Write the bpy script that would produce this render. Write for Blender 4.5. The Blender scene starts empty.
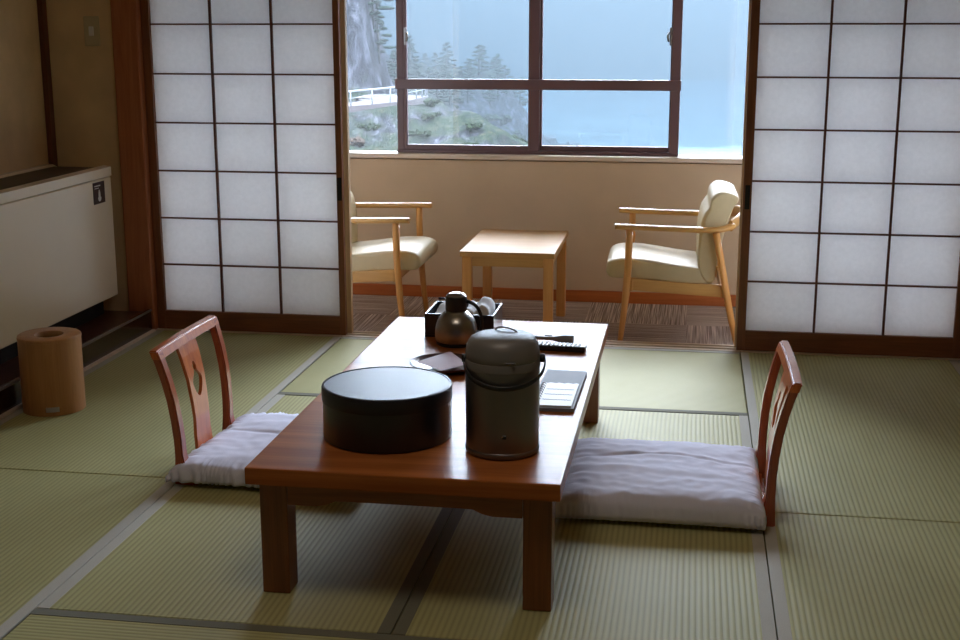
import bpy, bmesh, math, random
from mathutils import Vector, Matrix, noise
from mathutils.geometry import tessellate_polygon
random.seed(7)
SC = bpy.context.scene
COL = SC.collection
PI = math.pi
def lin(c):
    c /= 255.0
    return c / 12.92 if c <= .04045 else ((c + .055) / 1.055) ** 2.4
def rgb(r, g, b): return (lin(r), lin(g), lin(b), 1)

# ------------------------------------------------------------------ camera
H = 1.35
YAW, PITCH, ROLL, FPX = 0.161027884, 0.224279974, -7.7e-4, 1303.97
cy_, sy_ = math.cos(YAW), math.sin(YAW)
FW = Vector((-sy_ * math.cos(PITCH), cy_ * math.cos(PITCH), -math.sin(PITCH)))
R0 = Vector((cy_, sy_, 0)); U0 = R0.cross(FW)
RT = R0 * math.cos(ROLL) + U0 * math.sin(ROLL); UP = -R0 * math.sin(ROLL) + U0 * math.cos(ROLL)
cd = bpy.data.cameras.new('camera'); cam = bpy.data.objects.new('camera', cd); COL.objects.link(cam)
m = Matrix((RT, UP, -FW)).transposed().to_4x4(); m.translation = Vector((0, 0, H)); cam.matrix_world = m
cd.sensor_width = 36; cd.lens = 36 * FPX / 960; cd.clip_start = .05; cd.clip_end = 5000
SC.camera = cam
def at(x, y, Y):
    """point of the landscape seen in direction (x, y) at distance Y from the room"""
    d = FW + RT * ((x - 480) / FPX) - UP * ((y - 320) / FPX)
    return Vector((0, 0, H)) + d * (Y / d.y)

# ------------------------------------------------------------------ material helpers
class N:
    def __init__(s, name):
        s.m = bpy.data.materials.new(name); s.m.use_nodes = True
        s.t = s.m.node_tree; s.t.nodes.clear()
        s.out = s.t.nodes.new('ShaderNodeOutputMaterial')
    def n(s, kind, **kw):
        nd = s.t.nodes.new('ShaderNode' + kind)
        for k, v in kw.items():
            if k in nd.inputs.keys() if isinstance(k, str) else False: nd.inputs[k].default_value = v
            else: setattr(nd, k, v)
        return nd
    def link(s, a, b): s.t.links.new(a, b)
    def coords(s, scale=(1, 1, 1), rot=(0, 0, 0)):
        tc = s.n('TexCoord'); mp = s.n('Mapping'); mp.inputs['Scale'].default_value = scale; mp.inputs['Rotation'].default_value = rot
        s.link(tc.outputs['Object'], mp.inputs['Vector']); return mp.outputs['Vector']
    def noise(s, vec, scale, detail=4, rough=.5, dist=0):
        nd = s.n('TexNoise'); nd.inputs['Scale'].default_value = scale; nd.inputs['Detail'].default_value = detail
        nd.inputs['Roughness'].default_value = rough; nd.inputs['Distortion'].default_value = dist
        s.link(vec, nd.inputs['Vector']); return nd.outputs['Fac']
    def ramp(s, fac, stops):
        r = s.n('ValToRGB'); e = r.color_ramp.elements
        while len(e) < len(stops): e.new(.5)
        for k, (p, c) in enumerate(stops): e[k].position = p; e[k].color = c
        s.link(fac, r.inputs['Fac']); return r.outputs['Color']
    def math(s, op, a, b=None, c=None):
        nd = s.n('Math', operation=op)
        for k, v in enumerate((a, b, c)):
            if v is None: continue
            if isinstance(v, (int, float)): nd.inputs[k].default_value = v
            else: s.link(v, nd.inputs[k])
        return nd.outputs[0]
    def mix(s, fac, a, b, blend='MIX'):
        nd = s.n('Mix', data_type='RGBA', blend_type=blend)
        for k, v in ((0, fac), (6, a), (7, b)):
            if isinstance(v, (int, float)): nd.inputs[k].default_value = v
            elif isinstance(v, tuple): nd.inputs[k].default_value = v
            else: s.link(v, nd.inputs[k])
        return nd.outputs[2]
    def bump(s, h, strength=.3, dist=.002, normal=None):
        b = s.n('Bump'); b.inputs['Strength'].default_value = strength; b.inputs['Distance'].default_value = dist
        s.link(h, b.inputs['Height'])
        if normal: s.link(normal, b.inputs['Normal'])
        return b.outputs['Normal']
    def pbr(s, color, rough=.5, metal=0, coat=0, coat_rough=.1, spec=.5, normal=None, sheen=0, sub=0, aniso=0, ior=1.5):
        p = s.n('BsdfPrincipled')
        for k, v in (('Base Color', color), ('Roughness', rough), ('Metallic', metal), ('Coat Weight', coat), ('Coat Roughness', coat_rough),
                     ('Specular IOR Level', spec), ('Sheen Weight', sheen), ('Anisotropic', aniso), ('IOR', ior)):
            if isinstance(v, (int, float, tuple)): p.inputs[k].default_value = v
            else: s.link(v, p.inputs[k])
        if normal: s.link(normal, p.inputs['Normal'])
        s.link(p.outputs[0], s.out.inputs['Surface']); return s.m

def wood(name, dark, light, axis='y', rough=.4, coat=0, coat_rough=.15, scale=1.0, spec=.5, bump=.08, contrast=(.35, .65), coat_ior=1.5):
    s = N(name)
    st = {'x': (.6, 9, 9), 'y': (9, .6, 9), 'z': (9, 9, .6)}[axis]
    v = s.coords(tuple(k * scale for k in st))
    a = s.noise(v, 2.2, 5, .6, 1.4)
    st2 = {'x': (3, 90, 90), 'y': (90, 3, 90), 'z': (90, 90, 3)}[axis]
    b = s.noise(s.coords(tuple(k * scale for k in st2)), 2.0, 3, .6)
    f = s.math('ADD', s.math('MULTIPLY', a, .7), s.math('MULTIPLY', b, .3))
    c = s.ramp(f, [(contrast[0], dark), (contrast[1], light)])
    mt = s.pbr(c, rough, coat=coat, coat_rough=coat_rough, spec=spec, normal=s.bump(b, bump, .001))
    for nd in s.t.nodes:
        if nd.type == 'BSDF_PRINCIPLED': nd.inputs['Coat IOR'].default_value = coat_ior
    return mt
def plain(name, color, rough=.5, metal=0, coat=0, spec=.5, var=0.0, vs=30, bump=0, bs=200, bd=.001, aniso=0, sheen=0, coat_rough=.1):
    s = N(name); v = s.coords(); c = color
    if var:
        lo = tuple(k * (1 - var) for k in color[:3]) + (1,); hi = tuple(min(1, k * (1 + var)) for k in color[:3]) + (1,)
        c = s.ramp(s.noise(v, vs, 4), [(.3, lo), (.7, hi)])
    nm = s.bump(s.noise(v, bs, 3), bump, bd) if bump else None
    return s.pbr(c, rough, metal, coat, coat_rough, spec, nm, sheen, aniso=aniso)

# ------------------------------------------------------------------ mesh helpers
def nb(): return bmesh.new()
def box(bm, lo, hi, bv=0.0, seg=1):
    lo = Vector(lo); hi = Vector(hi); c = (lo + hi) / 2; d = hi - lo
    t = bmesh.new()
    bmesh.ops.create_cube(t, size=1, matrix=Matrix.Translation(c) @ Matrix.Diagonal((d.x, d.y, d.z, 1)))
    if bv > 0: bmesh.ops.bevel(t, geom=t.edges[:], offset=min(bv, min(d) * .45), segments=seg, affect='EDGES', profile=.6)
    join(bm, t)
def join(bm, t):
    mp = {}
    for v in t.verts: mp[v] = bm.verts.new(v.co)
    for f in t.faces:
        nf = bm.faces.new([mp[v] for v in f.verts]); nf.smooth = f.smooth
    t.free()
def lathe(bm, prof, center=(0, 0, 0), seg=48, smooth=True, sx=1.0):
    cx, cy, cz = center; rings = []
    for r, z in prof:
        if r < 1e-6: rings.append([bm.verts.new((cx, cy, cz + z))])
        else: rings.append([bm.verts.new((cx + r * sx * math.cos(2 * PI * k / seg), cy + r * math.sin(2 * PI * k / seg), cz + z)) for k in range(seg)])
    for a, b in zip(rings, rings[1:]):
        for k in range(seg):
            j = (k + 1) % seg
            if len(a) == 1 and len(b) == 1: continue
            if len(a) == 1: f = bm.faces.new((a[0], b[j], b[k]))
            elif len(b) == 1: f = bm.faces.new((a[k], a[j], b[0]))
            else: f = bm.faces.new((a[k], a[j], b[j], b[k]))
            f.smooth = smooth
def tube(bm, pts, r, seg=10, ry=None, cap=True, up=None):
    """round or elliptic tube along pts; r may be a list of radii; ry second radius"""
    pts = [Vector(p) for p in pts]; n = len(pts)
    rr = r if isinstance(r, (list, tuple)) else [r] * n
    r2 = ry if isinstance(ry, (list, tuple)) else [ry] * n
    rings = []; prev = None
    for i, p in enumerate(pts):
        t = (pts[min(i + 1, n - 1)] - pts[max(i - 1, 0)]).normalized()
        if up is not None: a = Vector(up).cross(t)
        elif prev is None: a = (Vector((0, 0, 1)) if abs(t.z) < .9 else Vector((1, 0, 0))).cross(t)
        else: a = prev - t * prev.dot(t)
        a.normalize(); prev = a; b = t.cross(a)
        ra = rr[i]; rb = ra if r2[i] is None else r2[i]
        rings.append([bm.verts.new(p + a * ra * math.cos(2 * PI * k / seg) + b * rb * math.sin(2 * PI * k / seg)) for k in range(seg)])
    for a, b in zip(rings, rings[1:]):
        for k in range(seg):
            f = bm.faces.new((a[k], a[(k + 1) % seg], b[(k + 1) % seg], b[k])); f.smooth = True
    if cap: bm.faces.new(rings[0][::-1]); bm.faces.new(rings[-1])
def extrude(bm, poly, axis, a, b, holes=(), smooth=False, bv=0.0):
    """2D polygon (with holes) extruded along axis 'x','y','z' between a and b. poly coords are the other two axes in order"""
    def P(u, v, w): return {'x': (w, u, v), 'y': (u, w, v), 'z': (u, v, w)}[axis]
    loops = [list(poly)] + [list(h) for h in holes]
    t = bmesh.new()
    flat = [p for l in loops for p in l]
    va = [t.verts.new(P(p[0], p[1], a)) for p in flat]; vb = [t.verts.new(P(p[0], p[1], b)) for p in flat]
    if holes:
        tris = tessellate_polygon([[Vector((p[0], p[1], 0)) for p in l] for l in loops])
        for tr in tris:
            t.faces.new([va[i] for i in tr]); t.faces.new([vb[i] for i in tr[::-1]])
    else:
        t.faces.new(va); t.faces.new(vb[::-1])
    o = 0
    for l in loops:
        n = len(l)
        for k in range(n):
            j = (k + 1) % n
            f = t.faces.new((va[o + k], va[o + j], vb[o + j], vb[o + k])); f.smooth = smooth
        o += n
    bmesh.ops.recalc_face_normals(t, faces=t.faces[:])
    if bv: 
        es = [e for e in t.edges if len(e.link_faces) == 2 and e.link_faces[0].normal.angle(e.link_faces[1].normal, 0) > .9]
        bmesh.ops.bevel(t, geom=es, offset=bv, segments=2, affect='EDGES', profile=.6)
    join(bm, t)
def catmull(pts, n=6, closed=False):
    out = []; L = len(pts); pts = [Vector(p) for p in pts]
    rng = range(L) if closed else range(L - 1)
    for i in rng:
        g = (lambda k: pts[k % L]) if closed else (lambda k: pts[max(0, min(L - 1, k))])
        p0, p1, p2, p3 = g(i - 1), g(i), g(i + 1), g(i + 2)
        for j in range(n):
            t = j / n
            out.append(.5 * ((2 * p1) + (p2 - p0) * t + (2 * p0 - 5 * p1 + 4 * p2 - p3) * t * t + (3 * p1 - p0 - 3 * p2 + p3) * t ** 3))
    if not closed: out.append(pts[-1])
    return out
def obj(name, bm, mat, parent=None, smooth=None, local=False, fix=True, angle=None):
    if fix: bmesh.ops.recalc_face_normals(bm, faces=bm.faces[:])
    if smooth is not None:
        for f in bm.faces: f.smooth = smooth
    if parent is not None and not local:
        off = parent.location.copy(); q = parent.parent
        while q: off += q.location; q = q.parent
        bm.transform(Matrix.Translation(-off))
    me = bpy.data.meshes.new(name); bm.to_mesh(me); bm.free()
    me.materials.append(mat)
    if angle is not None:
        me.shade_smooth() if hasattr(me, 'shade_smooth') else None
        me.set_sharp_from_angle(angle=math.radians(angle))
    o = bpy.data.objects.new(name, me); COL.objects.link(o)
    if parent is not None: o.parent = parent
    return o
def tag(o, label=None, cat=None, group=None, kind=None):
    if label: o['label'] = label
    if cat: o['category'] = cat
    if group: o['group'] = group
    if kind: o['kind'] = kind
    return o
def thing(name, loc, label=None, cat=None, group=None, kind=None, rz=0):
    o = bpy.data.objects.new(name, None); o.empty_display_size = .1; COL.objects.link(o)
    o.location = loc; o.rotation_euler = (0, 0, rz)
    return tag(o, label, cat, group, kind)
def struct(name, bm, mat, parent=None, **kw):
    o = obj(name, bm, mat, parent, **kw)
    if parent is None: o['kind'] = 'structure'
    return o
def copy_tree(o, parent=None):
    c = o.copy(); COL.objects.link(c); c.parent = parent
    for ch in [k for k in o.children]: copy_tree(ch, c)
    return c

# ------------------------------------------------------------------ materials
def tatami_mat(axis):
    s = N('tatami_rush_' + axis)
    tc = s.n('TexCoord'); sp = s.n('SeparateXYZ'); s.link(tc.outputs['Object'], sp.inputs[0])
    across = sp.outputs['X'] if axis == 'y' else sp.outputs['Y']
    wv = s.math('SINE', s.math('MULTIPLY', across, 2 * PI / .0150))
    ridge = s.math('POWER', s.math('MULTIPLY_ADD', wv, .5, .5), .6)
    fib = s.noise(s.coords((400, 25, 1) if axis == 'x' else (25, 400, 1)), 1.0, 3, .6)
    blot = s.noise(s.coords(), 2.3, 4, .6)
    c1 = s.ramp(blot, [(.3, (.415, .400, .172, 1)), (.7, (.490, .470, .222, 1))])
    c2 = s.mix(s.math('MULTIPLY', s.math('SUBTRACT', 1.0, ridge), .72), c1, (.245, .225, .100, 1))
    c3 = s.mix(s.math('MULTIPLY', fib, .35), c2, (.47, .48, .25, 1))
    nm = s.bump(ridge, .40, .0018, s.bump(fib, .25, .0008))
    return s.pbr(c3, .58, spec=.22, normal=nm)
M = {}
M['tat_y'] = tatami_mat('y'); M['tat_x'] = tatami_mat('x')
def cloth(name, col, fs=700, rough=.9, sheen=.1, var=.1):
    s = N(name); v = s.coords()
    w = s.noise(v, fs, 2, .5)
    lo = tuple(k * (1 - var) for k in col[:3]) + (1,); hi = tuple(min(1, k * (1 + var)) for k in col[:3]) + (1,)
    return s.pbr(s.ramp(w, [(.3, lo), (.7, hi)]), rough, sheen=sheen, spec=.2, normal=s.bump(w, .2, .0005))
M['heri'] = cloth('border_cloth_glare', (.47, .46, .40, 1))
M['heri_no_glare'] = cloth('border_cloth_no_glare', (.17, .17, .125, 1))  # same border cloth; the difference in sheen is painted as a darker colour
M['cushion'] = cloth('lavender_white_cotton', (.74, .76, .93, 1), 900, .85, .2, .05)
M['darkwood'] = wood('reddish_brown_lattice_wood', (.085, .022, .010, 1), (.15, .045, .02, 1), 'z', .42)
M['darkwood_x'] = wood('reddish_brown_lattice_wood_flat', (.085, .022, .010, 1), (.15, .045, .02, 1), 'x', .42)
M['frame_z'] = wood('brown_cedar_upright', (.15, .052, .020, 1), (.27, .10, .042, 1), 'z', .45)
M['frame_x'] = wood('brown_cedar_rail', (.15, .052, .020, 1), (.27, .10, .042, 1), 'x', .45)
M['post'] = wood('brown_pillar_wood', (.30, .095, .038, 1), (.44, .155, .065, 1), 'z', .5)
M['sill'] = wood('pale_threshold_wood', (.66, .54, .42, 1), (.80, .68, .55, 1), 'x', .35)
M['table_top'] = wood('glossy_red_brown_table_wood', (.24, .066, .016, 1), (.48, .165, .045, 1), 'x', .36, .20, .16, .55, spec=.09, bump=.01, contrast=(.3, .7), coat_ior=1.30)
M['table'] = wood('red_brown_table_leg_wood', (.15, .042, .011, 1), (.27, .088, .024, 1), 'z', .4, .4, .2)
M['table_x'] = wood('red_brown_table_apron_wood', (.18, .050, .013, 1), (.32, .100, .028, 1), 'x', .4, .4, .2)
M['zaisu'] = wood('varnished_red_wood', (.42, .075, .014, 1), (.64, .175, .035, 1), 'z', .3, .8, .12, 1.0, bump=.02)
M['zaisu_post'] = wood('deep_red_varnished_wood', (.25, .034, .010, 1), (.42, .085, .024, 1), 'z', .3, .8, .12, 1.0, bump=.02)
M['lit_stile'] = wood('cedar_painted_lit', (.50, .32, .17, 1), (.66, .46, .27, 1), 'z', .5)  # cedar lightened to paint daylight onto the rear screens' stiles
M['beech'] = wood('honey_beech_wood', (.54, .28, .075, 1), (.66, .37, .11, 1), 'x', .4, .3, .2, bump=.02)
M['beech_z'] = wood('honey_beech_leg_wood', (.64, .29, .065, 1), (.76, .38, .11, 1), 'z', .4, .3, .2, bump=.02)
M['binwood'] = wood('honey_brown_veneer', (.30, .125, .035, 1), (.46, .22, .075, 1), 'z', .45, .1, .3, 1.3, contrast=(.3, .7))
M['skirt'] = wood('orange_brown_baseboard', (.42, .11, .022, 1), (.56, .17, .042, 1), 'x', .4)
M['ceil_h'] = plain('cream_ceiling_board', (.80, .74, .62, 1), .9)
M['ceil'] = wood('ceiling_board_wood', (.66, .52, .38, 1), (.78, .65, .50, 1), 'y', .6)
M['leather'] = plain('cream_leatherette', (.56, .46, .27, 1), .45, spec=.4, var=.03, bump=.12, bs=500, bd=.0005)
M['wall'] = plain('beige_sand_plaster', (.66, .50, .31, 1), .95, var=.10, vs=6, bump=.3, bs=260, bd=.002)
M['wall_h'] = plain('warm_beige_veranda_plaster', (.66, .51, .345, 1), .95, var=.04, vs=5, bump=.25, bs=260, bd=.002)
M['cab'] = plain('cream_painted_steel', (.90, .81, .67, 1), .32, spec=.8, var=.02, vs=4, coat=.8, coat_rough=.16)
M['cab_top'] = plain('brown_grille_metal', (.12, .09, .055, 1), .45)
M['black'] = plain('black_recess', (.008, .007, .006, 1), .7)
M['lacquer'] = plain('dark_red_lacquer', (.030, .010, .007, 1), .22, coat=.6)
M['lacquer_red'] = plain('worn_red_brown_lacquer', (.075, .020, .012, 1), .3, coat=.5)
M['edge_highlight'] = plain('painted_edge_highlight', (.16, .14, .13, 1), .35, coat=.3)  # grey of the highlight painted along the plinth edge
M['lacq_black'] = plain('black_lacquer', (.006, .006, .009, 1), .30, coat=.5, coat_rough=.3, var=.2, vs=3)
M['lacq_lid'] = plain('black_satin_lid', (.010, .011, .016, 1), .42, spec=.45, coat=.14, coat_rough=.36, bump=.05, bs=900, bd=.0003)
M['alu'] = plain('dark_brown_window_metal', (.15, .080, .083, 1), .38, spec=.6)
M['alu2'] = plain('bare_metal_catch', (.35, .33, .32, 1), .3, metal=1)
M['steel'] = plain('brushed_steel', (.34, .32, .30, 1), .28, metal=1, var=.06, vs=40, aniso=.5)
M['pot'] = plain('grey_brown_painted_steel', (.20, .195, .20, 1), .33, metal=.85, var=.04, vs=6)
M['potlid'] = plain('grey_brown_plastic', (.16, .155, .15, 1), .42, spec=.6)
M['bplastic'] = plain('black_plastic', (.012, .012, .013, 1), .35)
M['gplastic'] = plain('grey_plastic', (.25, .25, .25, 1), .4)
M['white'] = plain('white_paper', (.74, .75, .76, 1), .6, coat=.22, coat_rough=.3)
M['ivory'] = plain('ivory_plastic', (.50, .44, .30, 1), .5)
M['folder'] = plain('blue_grey_card_cover', (.20, .21, .24, 1), .6, spec=.25, var=.05, vs=20)
M['ink'] = plain('grey_blue_ink', (.30, .34, .42, 1), .8)
M['maroon'] = plain('maroon_lacquer_tray', (.055, .010, .008, 1), .3, coat=.5)
M['pink'] = plain('faded_pink_napkin_paper', (.55, .30, .31, 1), .5, var=.05, vs=15)
M['towel'] = cloth('white_towel_cloth', (.66, .67, .68, 1), 350, .95, .2, .06)
M['badge'] = plain('dark_brown_badge', (.035, .014, .012, 1), .35)
M['wire'] = plain('grey_wire', (.3, .3, .3, 1), .35, metal=1)

def mk_paper():
    s = N('translucent_shoji_paper'); v = s.coords()
    f = s.noise(v, 55, 5, .65)
    c = s.ramp(f, [(.3, (.87, .87, .875, 1)), (.7, (.93, .93, .935, 1))])
    d = s.n('BsdfDiffuse'); t = s.n('BsdfTranslucent'); mx = s.n('MixShader'); mx.inputs[0].default_value = .38
    s.link(c, d.inputs[0]); s.link(c, t.inputs[0]); s.link(d.outputs[0], mx.inputs[1]); s.link(t.outputs[0], mx.inputs[2])
    s.link(mx.outputs[0], s.out.inputs['Surface']); return s.m
M['paper'] = mk_paper()
def mk_glass():
    s = N('clear_window_glass')
    t = s.n('BsdfTransparent'); t.inputs[0].default_value = (.97, .98, .975, 1)
    g = s.n('BsdfGlossy'); g.inputs['Roughness'].default_value = .02
    fr = s.n('Fresnel'); fr.inputs[0].default_value = 1.45
    mx = s.n('MixShader'); s.link(fr.outputs[0], mx.inputs[0]); s.link(t.outputs[0], mx.inputs[1]); s.link(g.outputs[0], mx.inputs[2])
    s.link(mx.outputs[0], s.out.inputs['Surface']); return s.m
M['glass'] = mk_glass()
def mk_carpet():
    s = N('striped_carpet_tiles'); tc = s.n('TexCoord'); sp = s.n('SeparateXYZ'); s.link(tc.outputs['Object'], sp.inputs[0])
    T = .5
    cx = s.math('FLOOR', s.math('DIVIDE', sp.outputs['X'], T)); cy = s.math('FLOOR', s.math('DIVIDE', s.math('ADD', sp.outputs['Y'], .18), T))
    ck = s.math('MODULO', s.math('ABSOLUTE', s.math('ADD', cx, cy)), 2.0)
    a = s.noise(s.coords((260, 2.0, 1)), 1, 2, .6); b = s.noise(s.coords((2.0, 260, 1)), 1, 2, .6)
    f = s.n('Mix', data_type='FLOAT'); s.link(ck, f.inputs[0]); s.link(a, f.inputs[2]); s.link(b, f.inputs[3])
    c = s.ramp(f.outputs[0], [(.38, (.22, .170, .145, 1)), (.50, (.42, .34, .30, 1)), (.62, (.78, .68, .62, 1))])
    return s.pbr(c, .95, spec=.1, normal=s.bump(s.noise(s.coords(), 500, 2), .4, .002))
M['carpet'] = mk_carpet()

# ------------------------------------------------------------------ room shell
FZ = -.10                                   # veranda floor level
XL, XR, YB, ZC = -2.80, 2.1, -1.6, 2.45     # tatami room
YW = 6.80; XHL, XHR = -2.62, 1.55; ZHC = 2.30
b = nb(); box(b, (XL - .1, YB - .1, -.16), (XR + .1, 5.42, -.05)); struct('floor', b, M['post'])
b = nb(); box(b, (XHL - .1, 5.53, FZ - .06), (XHR + .1, YW + .12, FZ)); o = struct('floor_veranda', b, M['carpet'])
b = nb(); box(b, (XL - .1, YB - .1, ZC), (XR + .1, 5.54, ZC + .06)); struct('ceiling', b, M['ceil'])
b = nb(); box(b, (XHL - .1, 5.541, ZHC), (XHR + .1, YW + .12, ZHC + .06)); struct('ceiling_veranda', b, M['ceil_h'])
b = nb(); box(b, (XL - .1, YB, -.05), (XL, 5.42, ZC)); struct('wall_left', b, M['wall'])
b = nb(); box(b, (XR, YB, -.05), (XR + .1, 5.42, ZC)); struct('wall_right', b, M['wall'])
b = nb(); box(b, (XL, YB - .1, -.05), (XR, YB, ZC)); struct('wall_rear', b, M['wall'])
b = nb(); box(b, (XL - .1, 5.421, FZ), (-2.475, 5.53, ZC)); box(b, (1.27, 5.421, FZ), (XR + .1, 5.53, ZC)); box(b, (-2.475, 5.43, 1.86), (1.27, 5.525, ZC)); struct('wall_front', b, M['wall'])
b = nb(); box(b, (-2.475, 5.395, 0), (-2.3585, 5.535, ZC), .004); struct('trim_1', b, M['post'])
b = nb(); box(b, (1.122, 5.395, 0), (1.27, 5.535, ZC), .004); struct('trim_2', b, M['post'])
b = nb(); box(b, (XL + .0005, 5.375, 0), (XL + .024, 5.42, ZC), .003); struct('trim_3', b, M['darkwood'])
# grooved threshold and head rail of the sliding screens
def grooved(bm, z0, z1, up):
    y0, y1 = 5.421, 5.531; prof = []
    g = .006 * (1 if up else -1); zt = z1 if up else z0; zb = z0 if up else z1
    ys = [y0, y0 + .016, y0 + .016, y0 + .050, y0 + .050, y0 + .060, y0 + .060, y0 + .094, y0 + .094, y1]
    zs = [zt, zt, zt - g, zt - g, zt, zt, zt - g, zt - g, zt, zt]
    poly = [(y, z) for y, z in zip(ys, zs)] + [(y1, zb), (y0, zb)]
    extrude(bm, poly, 'x', -2.358, 1.122)
b = nb(); grooved(b, -.10, .002, True); struct('trim_4', b, M['sill'])
b = nb(); grooved(b, 1.80, 1.86, False); struct('trim_5', b, M['frame_x'])
# veranda walls
b = nb(); box(b, (XHL, YW, FZ), (XHR, YW + .12, .64)); box(b, (XHL, YW, 2.12), (XHR, YW + .12, ZHC)); struct('wall_window', b, M['wall_h'])
b = nb(); box(b, (XHL - .1, 5.53, FZ), (XHL, YW + .12, ZHC)); struct('wall_veranda_left', b, M['wall_h'])
b = nb(); box(b, (XHR, 5.53, FZ), (XHR + .1, YW + .12, ZHC)); struct('wall_veranda_right', b, M['wall_h'])
b = nb(); box(b, (XHL, YW - .014, FZ), (XHR, YW, FZ + .062), .002); struct('baseboard_window', b, M['skirt'])
b = nb(); box(b, (XHL, 5.531, FZ), (XHR, 5.54, ZHC - .001)); b.free()
b = nb(); box(b, (XHL, YW - .022, .648), (XHR, YW + .12, .672), .003); struct('trim_6', b, M['sill'])
# window
w = thing('window_1', (-.8, YW + .07, .672), kind='structure')
yf0, yf1 = YW + .05, YW + .085
b = nb()
box(b, (-1.548, yf0, .672), (-1.512, yf1 + .03, 2.12), .003); box(b, (-.112, yf0, .672), (-.063, yf1 + .03, 2.12), .003)
box(b, (-1.55, yf0 - .004, .672), (-.063, yf1, .690), .002)
obj('window_frame', b, M['alu'], w)
def sash(x0, x1, y, w0, w1, gl):
    b = nb()
    box(b, (x0, y, .690), (x0 + w0, y + .03, 2.1), .003); box(b, (x1 - w1, y, .690), (x1, y + .03, 2.1), .003)
    box(b, (x0 + w0, y + .002, .690), (x1 - w1, y + .028, .716), .002)
    box(b, (x0 + w0, y + .002, 2.07), (x1 - w1, y + .028, 2.1), .002)
    s_ = obj('sash', b, M['alu'], w)
    b = nb(); box(b, (x0 + w0, y + .012, .716), (x1 - w1, y + .016, 2.07)); obj('window_pane', b, M['glass'], s_)
    return s_
s1 = sash(-1.512, -.788, yf0 - .004, .018, .058, 1); s2 = sash(-.838, -.112, yf0 + .028, .060, .004, 1)
b = nb(); box(b, (-1.552, yf0 - .03, 1.008), (-.058, yf0 - .0045, 1.062), .005, 2); obj('cross_rail', b, M['alu'], w)
for sx, px in ((1, -1.498), (-1, -.118)):
    b = nb(); box(b, (px - .006, yf0 - .022, 1.235), (px + .006, yf0 - .004, 1.325), .003)
    tube(b, [(px + sx * .010, yf0 - .024, 1.30), (px + sx * .016, yf0 - .03, 1.28), (px + sx * .010, yf0 - .024, 1.255)], .006, 8)
    obj('window_catch', b, M['alu2'], w)
for x0, x1 in ((XHL, -1.548), (-.063, XHR)):
    b = nb(); box(b, (x0, YW + .08, .672), (x1, YW + .085, 2.12)); obj('window_pane', b, M['glass'], w)

w.location.x -= .010
# light switch on the short wall piece
sw = thing('light_switch', (-2.574, 5.418, 1.315), 'ivory light switch plate on the dark beige wall piece beside the pillar', 'switch')
b = nb(); box(b, (-2.609, 5.411, 1.252), (-2.539, 5.4205, 1.378), .003); obj('switch_plate', b, M['ivory'], sw)
b = nb(); box(b, (-2.585, 5.406, 1.295), (-2.563, 5.4115, 1.335), .002); obj('switch_button', b, M['white'], sw)

# ------------------------------------------------------------------ tatami mats
X0, XM, X1 = -1.498, -.636, .227
HW = .033
def mat(x0, x1, y0, y1, axis, label, edges=None, edge_mats=None):
    g = .0018
    t = thing('tatami_mat', ((x0 + x1) / 2, (y0 + y1) / 2, -.05), label, 'tatami mat')
    b = nb(); box(b, (x0 + g, y0 + g, -.05), (x1 - g, y1 - g, -.0008), .0035); obj('rush_surface', b, M['tat_' + axis], t)
    e = []
    if axis == 'y': e = [(x0 + g, y0 + g, x0 + HW, y1 - g), (x1 - HW, y0 + g, x1 - g, y1 - g)]
    else: e = [(x0 + g, y0 + g, x1 - g, y0 + HW), (x0 + g, y1 - HW, x1 - g, y1 - g)]
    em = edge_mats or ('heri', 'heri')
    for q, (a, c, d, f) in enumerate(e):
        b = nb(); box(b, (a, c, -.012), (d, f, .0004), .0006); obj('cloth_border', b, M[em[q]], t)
    return t
XLp = -2.352
mat(XLp, X0, 3.564, 5.42, 'y', 'green tatami mat between the waste bin and the paper screens')
mat(XLp, X0, 1.71, 3.564, 'y', 'green tatami mat in the near corner below the bin, ending at the dark cross seam')
mat(X0, X1, 4.495, 5.42, 'x', 'pale smooth tatami mat lying crosswise along the wooden threshold', edge_mats=('heri_no_glare', 'heri'))
mat(X0, XM, 2.653, 4.495, 'y', 'ribbed tatami mat under the low table half nearest the waste bin', edge_mats=('heri', 'heri_no_glare'))
mat(XM, X1, 2.653, 4.495, 'y', 'ribbed tatami mat carrying the large flat lavender cushion', edge_mats=('heri_no_glare', 'heri'))
mat(X0, X1, 1.73, 2.653, 'x', 'tatami mat lying crosswise in front of the low table legs', edge_mats=('heri', 'heri_no_glare'))
mat(X1, 1.10, 3.564, 5.42, 'y', 'green tatami mat behind the legless chair with lone wide cushion, touching the screens')
mat(X1, 1.10, 1.71, 3.564, 'y', 'green tatami mat in the near corner opposite the bin, empty')
for args in ((X0, X1, .805, 1.73, 'x'), (XLp, X0, -.14, 1.71, 'y'), (X1, 1.10, -.14, 1.71, 'y'), (1.10, 2.09, 3.564, 5.42, 'y'), (1.10, 2.09, 1.71, 3.564, 'y'), (X0, X1, -.12, .805, 'x')):
    tag(mat(*args, 'tatami mat outside the picture, beside or behind the viewer'), group='tatami mats outside the picture')

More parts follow.
